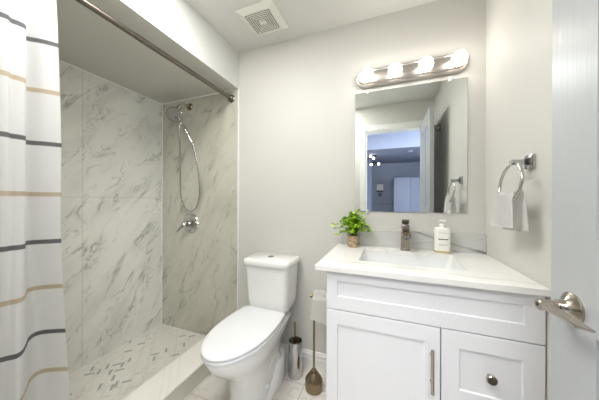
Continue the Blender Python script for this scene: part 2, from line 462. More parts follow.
b = box(-1.6, XL-0.1, YH, YR, -0.05, HZ1); box(XR+0.1, 2.5, YH, YR, -0.05, HZ1, bm=b); box(-1.6, 2.5, YH, YR, HC+0.1, HZ1+0.1, bm=b)
struct('wall_hall_near', b, 'hall_blue_lit_paint')
b = box(2.49, 2.53, -3.75, -3.7, 0.95, 2.15); box(2.49, 2.53, -2.5, -2.45, 0.95, 2.15, bm=b); box(2.49, 2.53, -3.75, -2.45, 0.95, 1.0, bm=b); box(2.49, 2.53, -3.75, -2.45, 2.1, 2.15, bm=b); box(2.5, 2.52, -3.12, -3.08, 0.95, 2.15, bm=b)
struct('window_1', b, 'trim_paint')
struct('wall_hall_partition', box(-1.6, -0.13, -5.4, -5.3, 0, HZ2), 'hall_dark_shade')
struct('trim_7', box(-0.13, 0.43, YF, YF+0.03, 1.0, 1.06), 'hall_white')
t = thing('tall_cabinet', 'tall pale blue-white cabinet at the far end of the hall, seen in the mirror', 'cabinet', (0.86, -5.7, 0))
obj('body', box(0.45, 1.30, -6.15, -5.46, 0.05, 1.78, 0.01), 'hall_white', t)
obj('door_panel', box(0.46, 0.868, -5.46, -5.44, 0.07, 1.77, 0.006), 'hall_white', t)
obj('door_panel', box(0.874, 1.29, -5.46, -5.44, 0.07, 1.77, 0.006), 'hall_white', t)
obj('plinth', box(0.48, 1.27, -6.1, -5.5, 0, 0.05), 'black_plastic', t)
t = thing('wall_intercom', 'white wall panel with dark lower edge on the hall wall, seen in the mirror', 'intercom', (0.075, YF, 1.5))
obj('body', box(-0.03, 0.17, YF, YF+0.03, 1.45, 1.65, 0.008), 'trim_paint', t)
obj('strip', box(-0.03, 0.17, YF+0.004, YF+0.035, 1.41, 1.448, 0.003), 'black_plastic', t)
t = thing('light_switch', 'small dark wall switch below the white panel in the hall, seen in the mirror', 'switch', (0.075, YF, 1.3))
obj('plate', box(0.03, 0.12, YF, YF+0.012, 1.27, 1.38, 0.003), 'black_plastic', t)
obj('rocker', box(0.055, 0.095, YF+0.012, YF+0.018, 1.295, 1.355, 0.002), 'hall_white', t)
t = thing('smoke_detector', 'round white smoke detector on the hall ceiling, seen in the mirror', 'smoke detector', (0.76, -4.4, HZ2))
obj('body', lathe([(0, 0.075), (0.025, 0.075), (0.035, 0.06), (0.037, 0)], (0.76, -4.4, HZ2), (0, 0, -1)), 'hall_white', t)
obj('ring', lathe([(0.033, 0.045), (0.039, 0.04), (0.040, 0)], (0.76, -4.4, HZ2), (0, 0, -1)), 'hall_dark_shade', t)
# spider ceiling light
fx = Vector((-0.03, -4.7, 2.12))
t = thing('ceiling_spotlight', 'hall ceiling light with four lit spot bulbs on dark arms, seen in the mirror', 'ceiling light', (fx.x, fx.y, HZ2))
obj('canopy', lathe([(0, 0.06), (0.02, 0.06), (0.03, 0.02)], (fx.x, fx.y, HZ2), (0, 0, -1)), 'fixture_metal', t)
obj('stem', tube([(fx.x, fx.y, HZ2-0.02), fx], 0.012), 'fixture_metal', t)
obj('hub', lathe([(-0.03, 0.02), (0, 0.045), (0.03, 0.02)], fx), 'fixture_metal', t)
for dx, dz in ((-0.08, 0.14), (-0.01, 0.09), (-0.07, -0.07), (0.11, -0.06)):
    e = fx + Vector((dx, 0.09, dz))
    a = obj('arm', tube([fx, e], 0.008), 'fixture_metal', t)
    obj('bulb', lathe([(-0.03, 0), (-0.02, 0.02), (0, 0.028), (0.02, 0.02), (0.03, 0)], e, n=16), 'hall_bulb_glow', a)
# added fill panel near the doorway, kept above the mirror's view
t = thing('added_panel_light', 'added flat square fill light panel on the hall ceiling, out of view', 'ceiling light', (0.3, -2.35, HZ1))
obj('frame', box(-0.15, 0.75, -2.75, -1.95, HZ1-0.03, HZ1, 0.004), 'hall_white', t)
obj('diffuser', box(-0.11, 0.71, -2.71, -1.99, HZ1-0.036, HZ1-0.0305), 'fill_panel_glow', t)

# ------------------------------------------------------------------ door (open against the right wall)
XD, TD = 0.628, 0.034
Y0, Y1 = YR+0.012, -0.809
b = box(XD+0.005, XD+TD-0.005, Y0, Y1, 0.008, 1.995)
def door_face(x_out, x_in):
    st, w = 0.122, Y1-Y0
    mid = (Y0+Y1)/2
    rails = [(0.008, 0.22), (0.90, 1.08), (1.86, 1.995)]
    sts = ((Y0, Y0+st), (mid-0.045, mid+0.045), (Y1-st, Y1))
    for y0, y1 in (sts[0], sts[2]): box(min(x_out, x_in), max(x_out, x_in), y0, y1, 0.008, 1.995, bm=b)
    for z0, z1 in rails: box(min(x_out, x_in), max(x_out, x_in), Y0+st, Y1-st, z0, z1, bm=b)
    for z0, z1 in ((0.22, 0.90), (1.08, 1.86)): box(min(x_out, x_in), max(x_out, x_in), mid-0.045, mid+0.045, z0, z1, bm=b)
    for z0, z1 in ((0.25, 0.87), (1.11, 1.83)):
        for y0, y1 in ((Y0+st+0.025, mid-0.07), (mid+0.07, Y1-st-0.025)):
            box(min(x_out, x_in)+0.001, max(x_out, x_in)-0.001, y0, y1, z0, z1, 0.0025, bm=b)
door_face(XD, XD+0.005); door_face(XD+TD, XD+TD-0.005)
door = struct('door_1', b, 'door_paint', 30, label='pale grey painted panel door standing open on the right')
hd = (-1, 0, 0)
HY, HZ = -0.876, 0.932
h = obj('door_handle', lathe([(0, 0.031), (0.004, 0.031), (0.007, 0.027), (0.012, 0.0185), (0.018, 0.0155), (0.025, 0.0145), (0.026, 0.0)], (XD, HY, HZ), hd, 40), 'brushed_nickel', door)
h['label'] = 'brushed nickel lever door handle'
obj('neck', lathe([(0.022, 0.0115), (0.032, 0.0115), (0.0325, 0.0105), (0.034, 0.0105), (0.0345, 0.0115), (0.054, 0.0115), (0.056, 0.010), (0.056, 0)], (XD, HY, HZ), hd, 32), 'brushed_nickel', h)
xl = XD-0.045
lp = []
for t_, wl, wr, th, zo in ((0.010, 0.009, 0.009, 0.009, 0), (-0.004, 0.0105, 0.010, 0.0085, 0), (-0.028, 0.0105, 0.009, 0.0045, 0.003), (-0.080, 0.0105, 0.009, 0.0028, 0.005), (-0.108, 0.0105, 0.009, 0.0024, 0.005)):
    y = HY + t_
    ye = 0.006 if t_ < -0.1 else 0
    lp.append([(xl-wl, y+ye, HZ-th+zo), (xl+wr, y-ye, HZ-th+zo), (xl+wr, y-ye, HZ+th+zo), (xl-wl, y+ye, HZ+th+zo)])
b = loft(lp); bmesh.ops.bevel(b, geom=b.edges[:], offset=0.0012, segments=2, affect='EDGES')
obj('lever', b, 'brushed_nickel', h)
obj('keyhole', lathe([(0.056, 0.004), (0.0567, 0.004), (0.0567, 0)], (XD, HY, HZ), hd, 16), 'black_plastic', h)
for zz in (0.22, 1.0, 1.8):
    obj('hinge', lathe([(-0.045, 0.006), (0.045, 0.006)], (XD+TD-0.002, Y0-0.004, zz), n=12), 'brushed_nickel', door)
box_l = box(XD+0.008, XD+TD-0.008, Y1-0.001, Y1+0.0012, HZ-0.03, HZ+0.03)
obj('latch_plate', box_l, 'brushed_nickel', door)

# robe hook behind the door
t = thing('robe_hook', 'bronze double robe hook high on the wall behind the open door', 'hook', (XR, -1.145, 1.88))
obj('plate', box(XR-0.006, XR, -1.17, -1.12, 1.84, 1.92, 0.002), 'bronze_nickel', t)
obj('hook', tube([(XR-0.004, -1.145, 1.86), (XR-0.03, -1.145, 1.85), (XR-0.045, -1.145, 1.87), (XR-0.05, -1.145, 1.895)], 0.005, curve=True), 'bronze_nickel', t)
obj('hook', tube([(XR-0.004, -1.145, 1.90), (XR-0.04, -1.145, 1.90), (XR-0.065, -1.145, 1.93), (XR-0.07, -1.145, 1.96)], 0.005, curve=True), 'bronze_nickel', t)

# ------------------------------------------------------------------ shower
# herringbone mosaic of small marble pieces
def herring():
    Lm, Wm, g = 0.0525, 0.017, 0.0016
    x0, x1, y0, y1 = XL+0.0005, -0.990, YR+0.0065, -0.0065
    grey_at = [(-1.461, -0.486), (-1.463, -0.526), (-1.349, -0.568), (-1.476, -0.58), (-1.233, -0.569), (-1.415, -0.428), (-1.526, -0.266), (-1.312, -0.317), (-1.256, -0.368), (-1.511, -0.376), (-1.194, -0.176), (-1.296, -0.07), (-1.24, -0.068), (-1.541, -0.568), (-1.252, -0.632), (-1.148, -0.276), (-1.268, -0.254), (-1.615, -0.289), (-1.362, -0.525), (-1.40, -0.47), (-1.43, -0.50), (-1.39, -0.55), (-1.50, -0.60), (-1.28, -0.60), (-1.33, -0.64), (-1.44, -0.75), (-1.2, -0.85), (-1.3, -0.95), (-1.5, -1.0), (-1.15, -1.1)]
    rnd = random.Random(3); cells = []
    k = Lm/Wm; L2 = Wm*3
    for i in range(-60, 90):
        for j in range(-60, 90):
            # classic herringbone with 3:1 pieces on a Wm grid
            m_ = (i - j) % 6
            if m_ == 0: cells.append((i*Wm, j*Wm, L2, Wm))      # horizontal piece starts
            if (i - j) % 6 == 5: cells.append((i*Wm, (j-0)*Wm, Wm, L2))
    b = bmesh.new()
    a = math.radians(45); ca, sa = math.cos(a), math.sin(a)
    cx, cy = -1.31, -0.73
    pick = {}
    def world(px, py):
        px -= 15*Wm; py -= 15*Wm
        return cx + px*ca - py*sa, cy + px*sa + py*ca
    cen = [world(c[0]+c[2]/2, c[1]+c[3]/2) for c in cells]
    for gx, gy in grey_at:
        q = min(range(len(cells)), key=lambda n_: (cen[n_][0]-gx)**2 + (cen[n_][1]-gy)**2); pick[q] = 2
    for n_, (px, py, sx, sy) in enumerate(cells):
        X_, Y_ = cen[n_]
        if not (x0-0.03 < X_ < x1+0.03 and y0-0.03 < Y_ < y1+0.03): continue
        mi = pick.get(n_, 1 if rnd.random() < 0.16 else 0)
        q = [world(px+g/2, py+g/2), world(px+sx-g/2, py+g/2), world(px+sx-g/2, py+sy-g/2), world(px+g/2, py+sy-g/2)]
        f = b.faces.new([b.verts.new((u, v, 0.0225)) for u, v in q]); f.material_index = mi
    for co, no in (((x0, 0, 0), (-1, 0, 0)), ((x1, 0, 0), (1, 0, 0)), ((0, y0, 0), (0, -1, 0)), ((0, y1, 0), (0, 1, 0))):
        bmesh.ops.bisect_plane(b, geom=b.verts[:]+b.edges[:]+b.faces[:], plane_co=co, plane_no=no, clear_outer=True)
    return b
struct('floor_shower', box(XL, -0.99, YR+0.006, -0.006, 0, 0.0215), 'mosaic_white')
mb = herring()
ext = bmesh.ops.extrude_face_region(mb, geom=mb.faces[:])
bmesh.ops.translate(mb, verts=[v for v in ext['geom'] if isinstance(v, bmesh.types.BMVert)], vec=(0, 0, 0.0006))
struct('floor_shower_mosaic', mb, ['mosaic_white', 'mosaic_pale', 'mosaic_grey'])
t = thing('shower_drain', 'round metal drain grate set in the shower floor', 'drain', (-1.30, -0.85, 0.0232))
obj('grate', lathe([(0, 0.05), (0.003, 0.05), (0.004, 0.045), (0.004, 0)], (-1.30, -0.85, 0.0232)), 'brushed_steel', t)

# handheld shower
t = thing('handheld_shower', 'chrome handheld shower with round head and looping hose on the marble wall', 'shower head', (-1.30, -0.006, 1.94))
W_ = Vector((-1.303, -0.006, 1.942))
obj('flange', lathe([(0, 0.030), (0.004, 0.030), (0.012, 0.022), (0.014, 0.010)], W_, (0, -1, 0)), 'bronze_nickel', t)
mount = Vector((-1.315, -0.115, 1.893))
obj('shower_arm', tube([W_, W_+Vector((0, -0.04, 0.004)), W_+Vector((-0.003, -0.075, -0.01)), mount+Vector((0, 0.01, 0.015))], 0.0095, curve=True), 'chrome', t)
br = obj('bracket', lathe([(-0.028, 0.010), (-0.024, 0.0175), (0.004, 0.0195), (0.02, 0.016), (0.026, 0.008)], mount, (-0.25, -0.45, -0.85)), 'chrome', t)
obj('cradle', tube([mount+Vector((0, 0, -0.005)), mount+Vector((0.012, -0.022, -0.03))], 0.016), 'chrome', br)
neck = mount+Vector((-0.010, -0.035, -0.055))
hc = Vector((-1.302, -0.160, 1.824))
fd = Vector((0.42, -0.78, -0.46)).normalized()
hb = obj('handle', tube([hc - fd*0.02, hc+Vector((0.025, 0.018, -0.050)), (-1.240, -0.125, 1.725), (-1.208, -0.108, 1.65), (-1.187, -0.095, 1.605)],
     [0.02]*4+[0.0165]*8+[0.0135]*8+[0.011]*13, 14, curve=True), 'chrome', t)
hd_ = obj('shower_head', lathe([(-0.045, 0.012), (-0.038, 0.028), (-0.015, 0.054), (0.0, 0.060), (0.007, 0.060), (0.010, 0.057), (0.010, 0)], hc, fd, 40), 'chrome', t)
b = lathe([(0.010, 0.050), (0.0125, 0.048), (0.0125, 0)], hc, fd, 32)
_, e1, e2 = frame_mat(fd)
obj('spray_face', b, 'rubber', hd_)
b = bmesh.new()
for rr, n_ in ((0.014, 6), (0.028, 12), (0.042, 18)):
    for i in range(n_):
        c = hc + fd*0.0125 + e1*rr*math.cos(2*PI*i/n_) + e2*rr*math.sin(2*PI*i/n_)
        lathe([(0, 0.0034), (0.002, 0.003), (0.002, 0)], c, fd, 8, bm=b)
obj('nozzles', b, 'grille_dark', hd_)
hose_pts = [(-1.185, -0.093, 1.602), (-1.178, -0.075, 1.52), (-1.166, -0.055, 1.40), (-1.160, -0.045, 1.28), (-1.166, -0.04, 1.17), (-1.20, -0.038, 1.085), (-1.265, -0.038, 1.052),
            (-1.33, -0.038, 1.085), (-1.362, -0.04, 1.17), (-1.368, -0.045, 1.28), (-1.352, -0.06, 1.42), (-1.332, -0.08, 1.58), (-1.318, -0.10, 1.74), (-1.313, -0.112, 1.87)]
cp = catmull(hose_pts, 14)
obj('hose', tube(cp, [0.0062 if i % 2 else 0.0052 for i in range(len(cp))], 8), 'brushed_steel', t)
obj('hose_nut', lathe([(0, 0.010), (0.035, 0.009), (0.036, 0.006)], (-1.313, -0.112, 1.882), (0.03, 0.06, -1)), 'chrome', t)
# valve
t = thing('shower_valve', 'round chrome shower valve with lever on the marble wall below the hose', 'shower valve', (-1.290, -0.006, 0.945))
V_ = Vector((-1.290, -0.006, 0.945))
obj('escutcheon', lathe([(0, 0.084), (0.003, 0.084), (0.008, 0.079), (0.010, 0.066), (0.0085, 0.062), (0.012, 0.045), (0.018, 0.036), (0.018, 0)], V_, (0, -1, 0), 48), 'chrome', t)
kn = obj('knob', lathe([(0.018, 0.026), (0.035, 0.024), (0.055, 0.022), (0.068, 0.024), (0.074, 0.020), (0.075, 0)], V_, (0, -1, 0)), 'chrome', t)
obj('lever', tube([V_+Vector((0, -0.066, 0)), V_+Vector((-0.03, -0.072, -0.022)), V_+Vector((-0.062, -0.074, -0.052)), V_+Vector((-0.072, -0.074, -0.068))], [0.014]*8+[0.011]*8+[0.008]*9, 12, curve=True), 'chrome', kn)

# curtain rod
RX, RZ = -0.872, 1.945
t = thing('curtain_rod', 'dark brushed metal shower curtain rod across the shower opening', 'curtain rod', (RX, -0.72, RZ))
obj('tube', tube([(RX, YR+0.006, RZ), (RX, -0.006, RZ)], 0.0125, 20), 'dark_rod', t)
obj('tube_sleeve', tube([(RX, -0.75, RZ), (RX, -0.03, RZ)], 0.0138, 20), 'dark_rod', t)
for y, s in ((-0.006, -1), (YR+0.006, 1)):
    obj('end_flange', lathe([(0, 0.030), (0.006, 0.030), (0.010, 0.022), (0.030, 0.021), (0.034, 0.014)], (RX, y, RZ), (0, s, 0)), 'dark_rod', t)

# curtain: a folded cloth; its plan follows folds that deepen to the hem
PL_T = [(-0.855, -1.034), (-0.866, -1.052), (-0.882, -1.072), (-0.905, -1.092), (-0.905, -1.104), (-0.872, -1.112), (-0.836, -1.125), (-0.832, -1.142), (-0.836, -1.156), (-0.826, -1.166), (-0.832, -1.182), (-0.86, -1.198), (-0.90, -1.21), (-0.902, -1.228), (-0.86, -1.245), (-0.835, -1.262), (-0.845, -1.28), (-0.895, -1.295), (-0.90, -1.315), (-0.85, -1.335), (-0.832, -1.352), (-0.86, -1.375), (-0.895, -1.40), (-0.87, -1.42)]
PL_B = [(-0.854, -1.019), (-0.89, -1.034), (-0.925, -1.052), (-0.929, -1.070), (-0.905, -1.092), (-0.868, -1.110), (-0.826, -1.134), (-0.812, -1.150), (-0.822, -1.163), (-0.828, -1.168), (-0.838, -1.180), (-0.87, -1.198), (-0.915, -1.212), (-0.915, -1.232), (-0.86, -1.247), (-0.828, -1.264), (-0.842, -1.283), (-0.905, -1.298), (-0.91, -1.318), (-0.85, -1.337), (-0.825, -1.353), (-0.86, -1.377), (-0.905, -1.402), (-0.87, -1.42)]
CT_, CB_ = catmull([(x, y, 0) for x, y in PL_T], 6), catmull([(x, y, 0) for x, y in PL_B], 6)
b = bmesh.new(); rows = []
NZ = 70; ztop, zbot = 1.915, 0.14
for k in range(NZ+1):
    z = ztop + (zbot-ztop)*k/NZ
    s = max(0.0, min(1.0, (1.25-z)/0.75)); s = s*s*(3-2*s)
    row = []
    for i, (p, q) in enumerate(zip(CT_, CB_)):
        v = p.lerp(q, s)
        e = max(0, 1 - i/30.0)
        pull = 0.012*e*math.sin((z-0.9)*4.2)
        # the cloth narrows to points at the rings
        tp = max(0.0, (z-1.80)/0.13)
        v = Vector((v.x + (RX-v.x)*0.5*tp, v.y + pull*0.6, z))
        if z < 1.0: v.y += 0.024*e*((1.0-z)/0.6)**1.2
        row.append(b.verts.new(v))
    rows.append(row)
for A, B in zip(rows, rows[1:]):
    for i in range(len(A)-1): b.faces.new((A[i], A[i+1], B[i+1], B[i]))
bmesh.ops.solidify(b, geom=b.faces[:], thickness=0.0012)
cur = obj('shower_curtain', b, 'curtain_cloth', None, 180, loc=(0, 0, 0))
tag(cur, 'white shower curtain with grey and tan horizontal stripes hanging at the left', 'shower curtain')
for i, yy in enumerate((-1.045, -1.125, -1.175, -1.262, -1.352, -1.41)):
    r = obj('curtain_ring', tube([(RX + 0.026*math.sin(a), yy, RZ - 0.012 + 0.03*math.cos(a)) for a in [2*PI*q/20 for q in range(20)]], 0.0018, 8, closed=True), 'chrome')
    tag(r, 'thin metal ring holding the top of the striped shower curtain on its rod', 'curtain ring', 'rings along the curtain rod')

# ------------------------------------------------------------------ ceiling vent
vx0, vx1, vy0, vy1 = -0.590, -0.338, -0.352, -0.115
t = thing('exhaust_vent', 'square white exhaust vent with concentric louvers on the ceiling', 'vent', ((vx0+vx1)/2, (vy0+vy1)/2, HC))
cxv, cyv = (vx0+vx1)/2, (vy0+vy1)/2
def sq(hx, hy, z): return [(cxv-hx, cyv-hy, z), (cxv+hx, cyv-hy, z), (cxv+hx, cyv+hy, z), (cxv-hx, cyv+hy, z)]
hx, hy = (vx1-vx0)/2, (vy1-vy0)/2
obj('frame', loft([sq(hx, hy, HC), sq(hx, hy, HC-0.006), sq(hx-0.034, hy-0.030, HC-0.022), sq(hx-0.037, hy-0.033, HC-0.020), sq(hx-0.037, hy-0.033, HC-0.002)], cap0=False, cap1=False), 'vent_plastic', t, 0)
obj('gap_shade_plate', box(cxv-hx+0.037, cxv+hx-0.037, cyv-hy+0.033, cyv+hy-0.033, HC-0.0165, HC-0.001), 'grille_dark', t)  # dark plate close behind the louvers puts shade into their gaps
b = bmesh.new()
for k in range(6):
    a = hx-0.0375-k*0.0128; c = hy-0.0335-k*0.0128*(hy-0.034)/(hx-0.038)
    w2 = 0.0066
    loft([sq(a, c, HC-0.0195), sq(a, c, HC-0.0215), sq(a-w2, c-w2, HC-0.0215), sq(a-w2, c-w2, HC-0.0195), sq(a, c, HC-0.0195)], cap0=False, cap1=False, bm=b)
box(cxv-0.020, cxv+0.020, cyv-0.012, cyv+0.012, HC-0.023, HC-0.0165, bm=b)
obj('louvers', b, 'vent_plastic', t, 0)

# ------------------------------------------------------------------ mirror
mx0, mx1, mz0, mz1 = 0.0835, 0.6860, 1.0800, 1.8290
t = thing('wall_mirror', 'frameless rectangular wall mirror above the sink', 'mirror', ((mx0+mx1)/2, 0, mz0))
b = box(mx0, mx1, -0.006, -0.0005, mz0, mz1)
for f in b.faces:
    f.material_index = 0 if f.calc_center_median().y < -0.0055 else 1
obj('glass', b, ['mirror_silver', 'mirror_edge'], t, 0)
for x, z, s in ((0.158, mz1, 1), (0.602, mz1, 1), (0.158, mz0, -1), (0.602, mz0, -1)):
    c_ = obj('clip', box(x-0.008, x+0.008, -0.011, -0.0002, z-0.010, z+0.012, 0.002) if s > 0 else box(x-0.008, x+0.008, -0.011, -0.0002, z-0.012, z+0.010, 0.002), 'clear_clip', t)
    obj('screw', lathe([(0, 0.003), (0.0012, 0.002), (0.0012, 0)], (x, -0.011, z+0.003*s), (0, -1, 0), 10), 'brushed_steel', c_)

# ------------------------------------------------------------------ vanity light bar
bz0, bz1, bx0, bx1 = 1.857, 1.961, 0.088, 0.686
t = thing('vanity_light_bar', 'brushed nickel light bar with four lit globe bulbs above the mirror', 'light fixture', ((bx0+bx1)/2, 0, (bz0+bz1)/2))
zc, hh = (bz0+bz1)/2, (bz1-bz0)/2
def stad(y, ins, n=14):
    out = []; r = hh-ins
    for i in range(n+1):
        a = -PI/2 + PI*i/n; out.append((bx1-hh + r*math.cos(a), y, zc + r*math.sin(a)))
    for i in range(n+1):
        a = PI/2 + PI*i/n; out.append((bx0+hh + r*math.cos(a), y, zc + r*math.sin(a)))
    return out
obj('back_plate', loft([stad(-0.0005, 0), stad(-0.020, 0), stad(-0.026, 0.003), stad(-0.028, 0.008), stad(-0.024, 0.014), stad(-0.030, 0.018), stad(-0.032, 0.022)]), 'bar_nickel', t, 40)
for i, x in enumerate((0.161, 0.316, 0.475, 0.631)):
    z_ = 1.9035
    s_ = obj('socket_cup', lathe([(0.026, 0.029), (0.032, 0.030), (0.036, 0.025), (0.040, 0.018), (0.041, 0)], (x, 0, z_), (0, -1, 0)), 'bar_nickel', t)
    prof = []
    R = 0.0365
    for k in range(13):
        a = PI*k/12
        prof.append((-R*math.cos(a), max(0, R*math.sin(a))))
    obj('bulb', lathe(prof, (x, -0.0715, z_), (0, -1, 0), 32), 'bulb_glow', t)

# ------------------------------------------------------------------ vanity
FY = -0.515
CX0, CX1 = 0.026, 0.765
t = thing('vanity_cabinet', 'white shaker bathroom vanity cabinet under the quartz countertop', 'cabinet', ((CX0+CX1)/2, -0.26, 0))
b = box(CX0, CX0+0.018, -0.495, -0.003, 0.0, 0.842); box(CX1-0.018, CX1, -0.495, -0.003, 0.0, 0.842, bm=b)
box(CX0+0.018, CX1-0.018, -0.012, -0.003, 0.1, 0.842, bm=b); box(CX0+0.018, CX1-0.018, -0.495, -0.012, 0.10, 0.118, bm=b)
box(CX0+0.018, CX1-0.018, -0.495, -0.478, 0.118, 0.68, bm=b); box(CX0+0.018, CX1-0.018, -0.44, -0.425, 0, 0.10, bm=b)
box(CX0+0.018, CX1-0.018, -0.495, -0.480, 0.68, 0.842, bm=b)
obj('body', b, 'cabinet_paint', t, 0)
obj('gap_shade', box(CX0+0.004, CX1-0.004, -0.4975, -0.4951, 0.11, 0.835), 'cabinet_gap_shade', t, 0)  # dark sheet behind the fronts, stands for shade in the gaps
obj('filler_strip', box(CX1+0.0005, XR-0.0005, -0.49, -0.46, 0.0, 0.842), 'cabinet_paint', t, 0)
def shaker(name, x0, x1, z0, z1, l, r, bt, tp, parent):
    ix0, ix1, iz0, iz1 = x0+l, x1-r, z0+bt, z1-tp
    lp = lambda a0, a1, c0, c1, y: [(a0, y, c0), (a1, y, c0), (a1, y, c1), (a0, y, c1)]
    e = 0.0025
    b = loft([lp(x0, x1, z0, z1, -0.4978), lp(x0, x1, z0, z1, FY+0.0015), lp(x0+0.0015, x1-0.0015, z0+0.0015, z1-0.0015, FY), lp(ix0-e, ix1+e, iz0-e, iz1+e, FY), lp(ix0, ix1, iz0, iz1, FY+0.0065), lp(ix0+0.0005, ix1-0.0005, iz0+0.0005, iz1-0.0005, FY+0.0066)])
    return obj(name, b, 'cabinet_paint', parent, 0)
shaker('false_front', CX0, CX1, 0.6725, 0.840, 0.050, 0.056, 0.060, 0.046, t)
dr = shaker('door', CX0, 0.4640, 0.115, 0.6685, 0.050, 0.055, 0.06, 0.063, t)
dw = shaker('drawer', 0.4675, CX1, 0.395, 0.6685, 0.059, 0.060, 0.062, 0.064, t)
dw2 = shaker('drawer', 0.4675, CX1, 0.115, 0.3915, 0.059, 0.060, 0.062, 0.064, t)
hb = tube([(0.434, FY-0.030, 0.435), (0.434, FY-0.030, 0.597)], 0.0058, 14)
for zz in (0.466, 0.566): tube([(0.434, FY, zz), (0.434, FY-0.030, zz)], 0.0045, 10, bm=hb)
obj('handle', hb, 'brushed_nickel', dr)
kp = [(0, 0.008), (0.003, 0.0065), (0.012, 0.006), (0.016, 0.0155), (0.024, 0.0165), (0.0275, 0.013), (0.0275, 0)]
obj('knob', lathe(kp, (0.6165, FY+0.0066, 0.528), (0, -1, 0)), 'brushed_nickel', dw)
obj('knob', lathe(kp, (0.6165, FY+0.0066, 0.253), (0, -1, 0)), 'brushed_nickel', dw2)

# countertop with a cut-out for the basin
CTZ = 0.865
sx0, sx1, sy0, sy1 = 0.150, 0.592, -0.400, -0.108
ox0, ox1, oy0, oy1 = -0.021, XR-0.0008, -0.537, -0.001
inner = rounded_rect((sx0+sx1)/2, (sy0+sy1)/2, (sx1-sx0)/2, (sy1-sy0)/2, 0.022, 6)
def outer_pts(ins=0.0):
    # outer rectangle sampled with the same count and corner order as inner
    out = []
    for k, (X_, Y_) in enumerate(((ox1-ins, oy1-ins), (ox0+ins, oy1-ins), (ox0+ins, oy0+ins), (ox1-ins, oy0+ins))):
        for i in range(7):
            out.append((X_, Y_))
    return out
def ring_faces(b, A, B):
    n = len(A)
    for i in range(n):
        j = (i+1) % n; q = [A[i], A[j], B[j], B[i]]; u = []
        for v in q:
            if v not in u: u.append(v)
        if len(u) >= 3:
            try: b.faces.new(u)
            except ValueError: pass
def mk(b, pts, z):
    cache = {}; out = []
    for p in pts:
        k = (round(p[0], 5), round(p[1], 5))
        if k not in cache: cache[k] = b.verts.new((p[0], p[1], z))
        out.append(cache[k])
    return out
b = bmesh.new()
Lb, Lm_, Lt0, Lt = mk(b, outer_pts(), CTZ-0.023), mk(b, outer_pts(), CTZ-0.002), mk(b, outer_pts(0.002), CTZ), mk(b, inner, CTZ)
Li = mk(b, inner, CTZ-0.023)
for A, B in ((Lb, Lm_), (Lm_, Lt0), (Lt0, Lt), (Lt, Li), (Li, Lb)): ring_faces(b, A, B)
ct = obj('countertop', b, 'counter_quartz', None, 0)
tag(ct, 'white veined quartz countertop with a rectangular sink cut-out on the vanity', 'countertop')
bs = obj('backsplash', box(ox0+0.02, ox1, -0.021, -0.0008, CTZ+0.0003, 0.966, 0.001), 'backsplash_quartz', None, 0)
tag(bs, 'low quartz backsplash with dark vein along the wall behind the faucet', 'backsplash')
# basin
t = thing('sink_basin', 'white rectangular undermount sink basin set below the countertop', 'sink', (0.371, -0.254, 0.70))
mxs, mys, hxs, hys = (sx0+sx1)/2, (sy0+sy1)/2, (sx1-sx0)/2, (sy1-sy0)/2
zr = CTZ-0.0235
lps = []
for (gx, gy, z, r) in ((0.018, 0.018, zr, 0.03), (-0.002, -0.002, zr, 0.022), (-0.004, -0.004, zr-0.01, 0.024), (-0.014, -0.012, zr-0.09, 0.035), (-0.03, -0.026, zr-0.118, 0.05), (-0.09, -0.07, zr-0.128, 0.06), (-0.17, -0.11, zr-0.132, 0.02),
                       (-0.17, -0.11, zr-0.142, 0.02), (-0.02, -0.02, zr-0.134, 0.05), (0.002, 0.004, zr-0.09, 0.035), (0.010, 0.010, zr-0.012, 0.03), (0.018, 0.018, zr-0.010, 0.03)):
    lps.append([(x, y, z) for x, y in rounded_rect(mxs, mys, hxs+gx, hys+gy, r, 6)])
lps.append(lps[0])
obj('bowl', loft(lps, cap0=False, cap1=False), 'basin_porcelain', t, 50)
obj('bowl_bottom', box(mxs-0.054, mxs+0.054, mys-0.038, mys+0.038, zr-0.1415, zr-0.1322), 'basin_porcelain', t)
obj('drain', lathe([(0, 0.024), (0.002, 0.024), (0.003, 0.018), (0.006, 0.017), (0.007, 0)], (mxs, mys, zr-0.1322)), 'chrome', t)
# faucet
t = thing('faucet', 'square brushed nickel single-hole faucet behind the sink', 'faucet', (0.373, -0.068, CTZ))
fxx = 0.373
obj('base', box(fxx-0.0255, fxx+0.0255, -0.092, -0.042, CTZ, CTZ+0.006, 0.0015), 'brushed_nickel', t)
obj('body', box(fxx-0.0215, fxx+0.0215, -0.088, -0.046, CTZ+0.006, CTZ+0.146, 0.003), 'brushed_nickel', t)
lpz = [[(fxx-0.0205, y, z0), (fxx+0.0205, y, z0), (fxx+0.0205, y, z1), (fxx-0.0205, y, z1)] for y, z0, z1 in ((-0.08, CTZ+0.092, CTZ+0.126), (-0.13, CTZ+0.088, CTZ+0.112), (-0.178, CTZ+0.080, CTZ+0.098))]
b = loft(lpz); bmesh.ops.bevel(b, geom=b.edges[:], offset=0.002, segments=2, affect='EDGES')
sp = obj('spout', b, 'brushed_nickel', t)
obj('aerator', lathe([(0, 0.010), (0.006, 0.010)], (fxx, -0.165, CTZ+0.0835), (0, 0, -1)), 'black_plastic', sp)
lpz = [[(fxx-0.019, y, z0), (fxx+0.019, y, z0), (fxx+0.019, y, z1), (fxx-0.019, y, z1)] for y, z0, z1 in ((-0.046, CTZ+0.150, CTZ+0.172), (-0.080, CTZ+0.150, CTZ+0.172), (-0.090, CTZ+0.160, CTZ+0.174), (-0.118, CTZ+0.172, CTZ+0.179))]
b = loft(lpz); bmesh.ops.bevel(b, geom=b.edges[:], offset=0.0015, segments=2, affect='EDGES')
box(fxx-0.012, fxx+0.012, -0.078, -0.054, CTZ+0.145, CTZ+0.151, bm=b)
obj('lever', b, 'brushed_nickel', t)
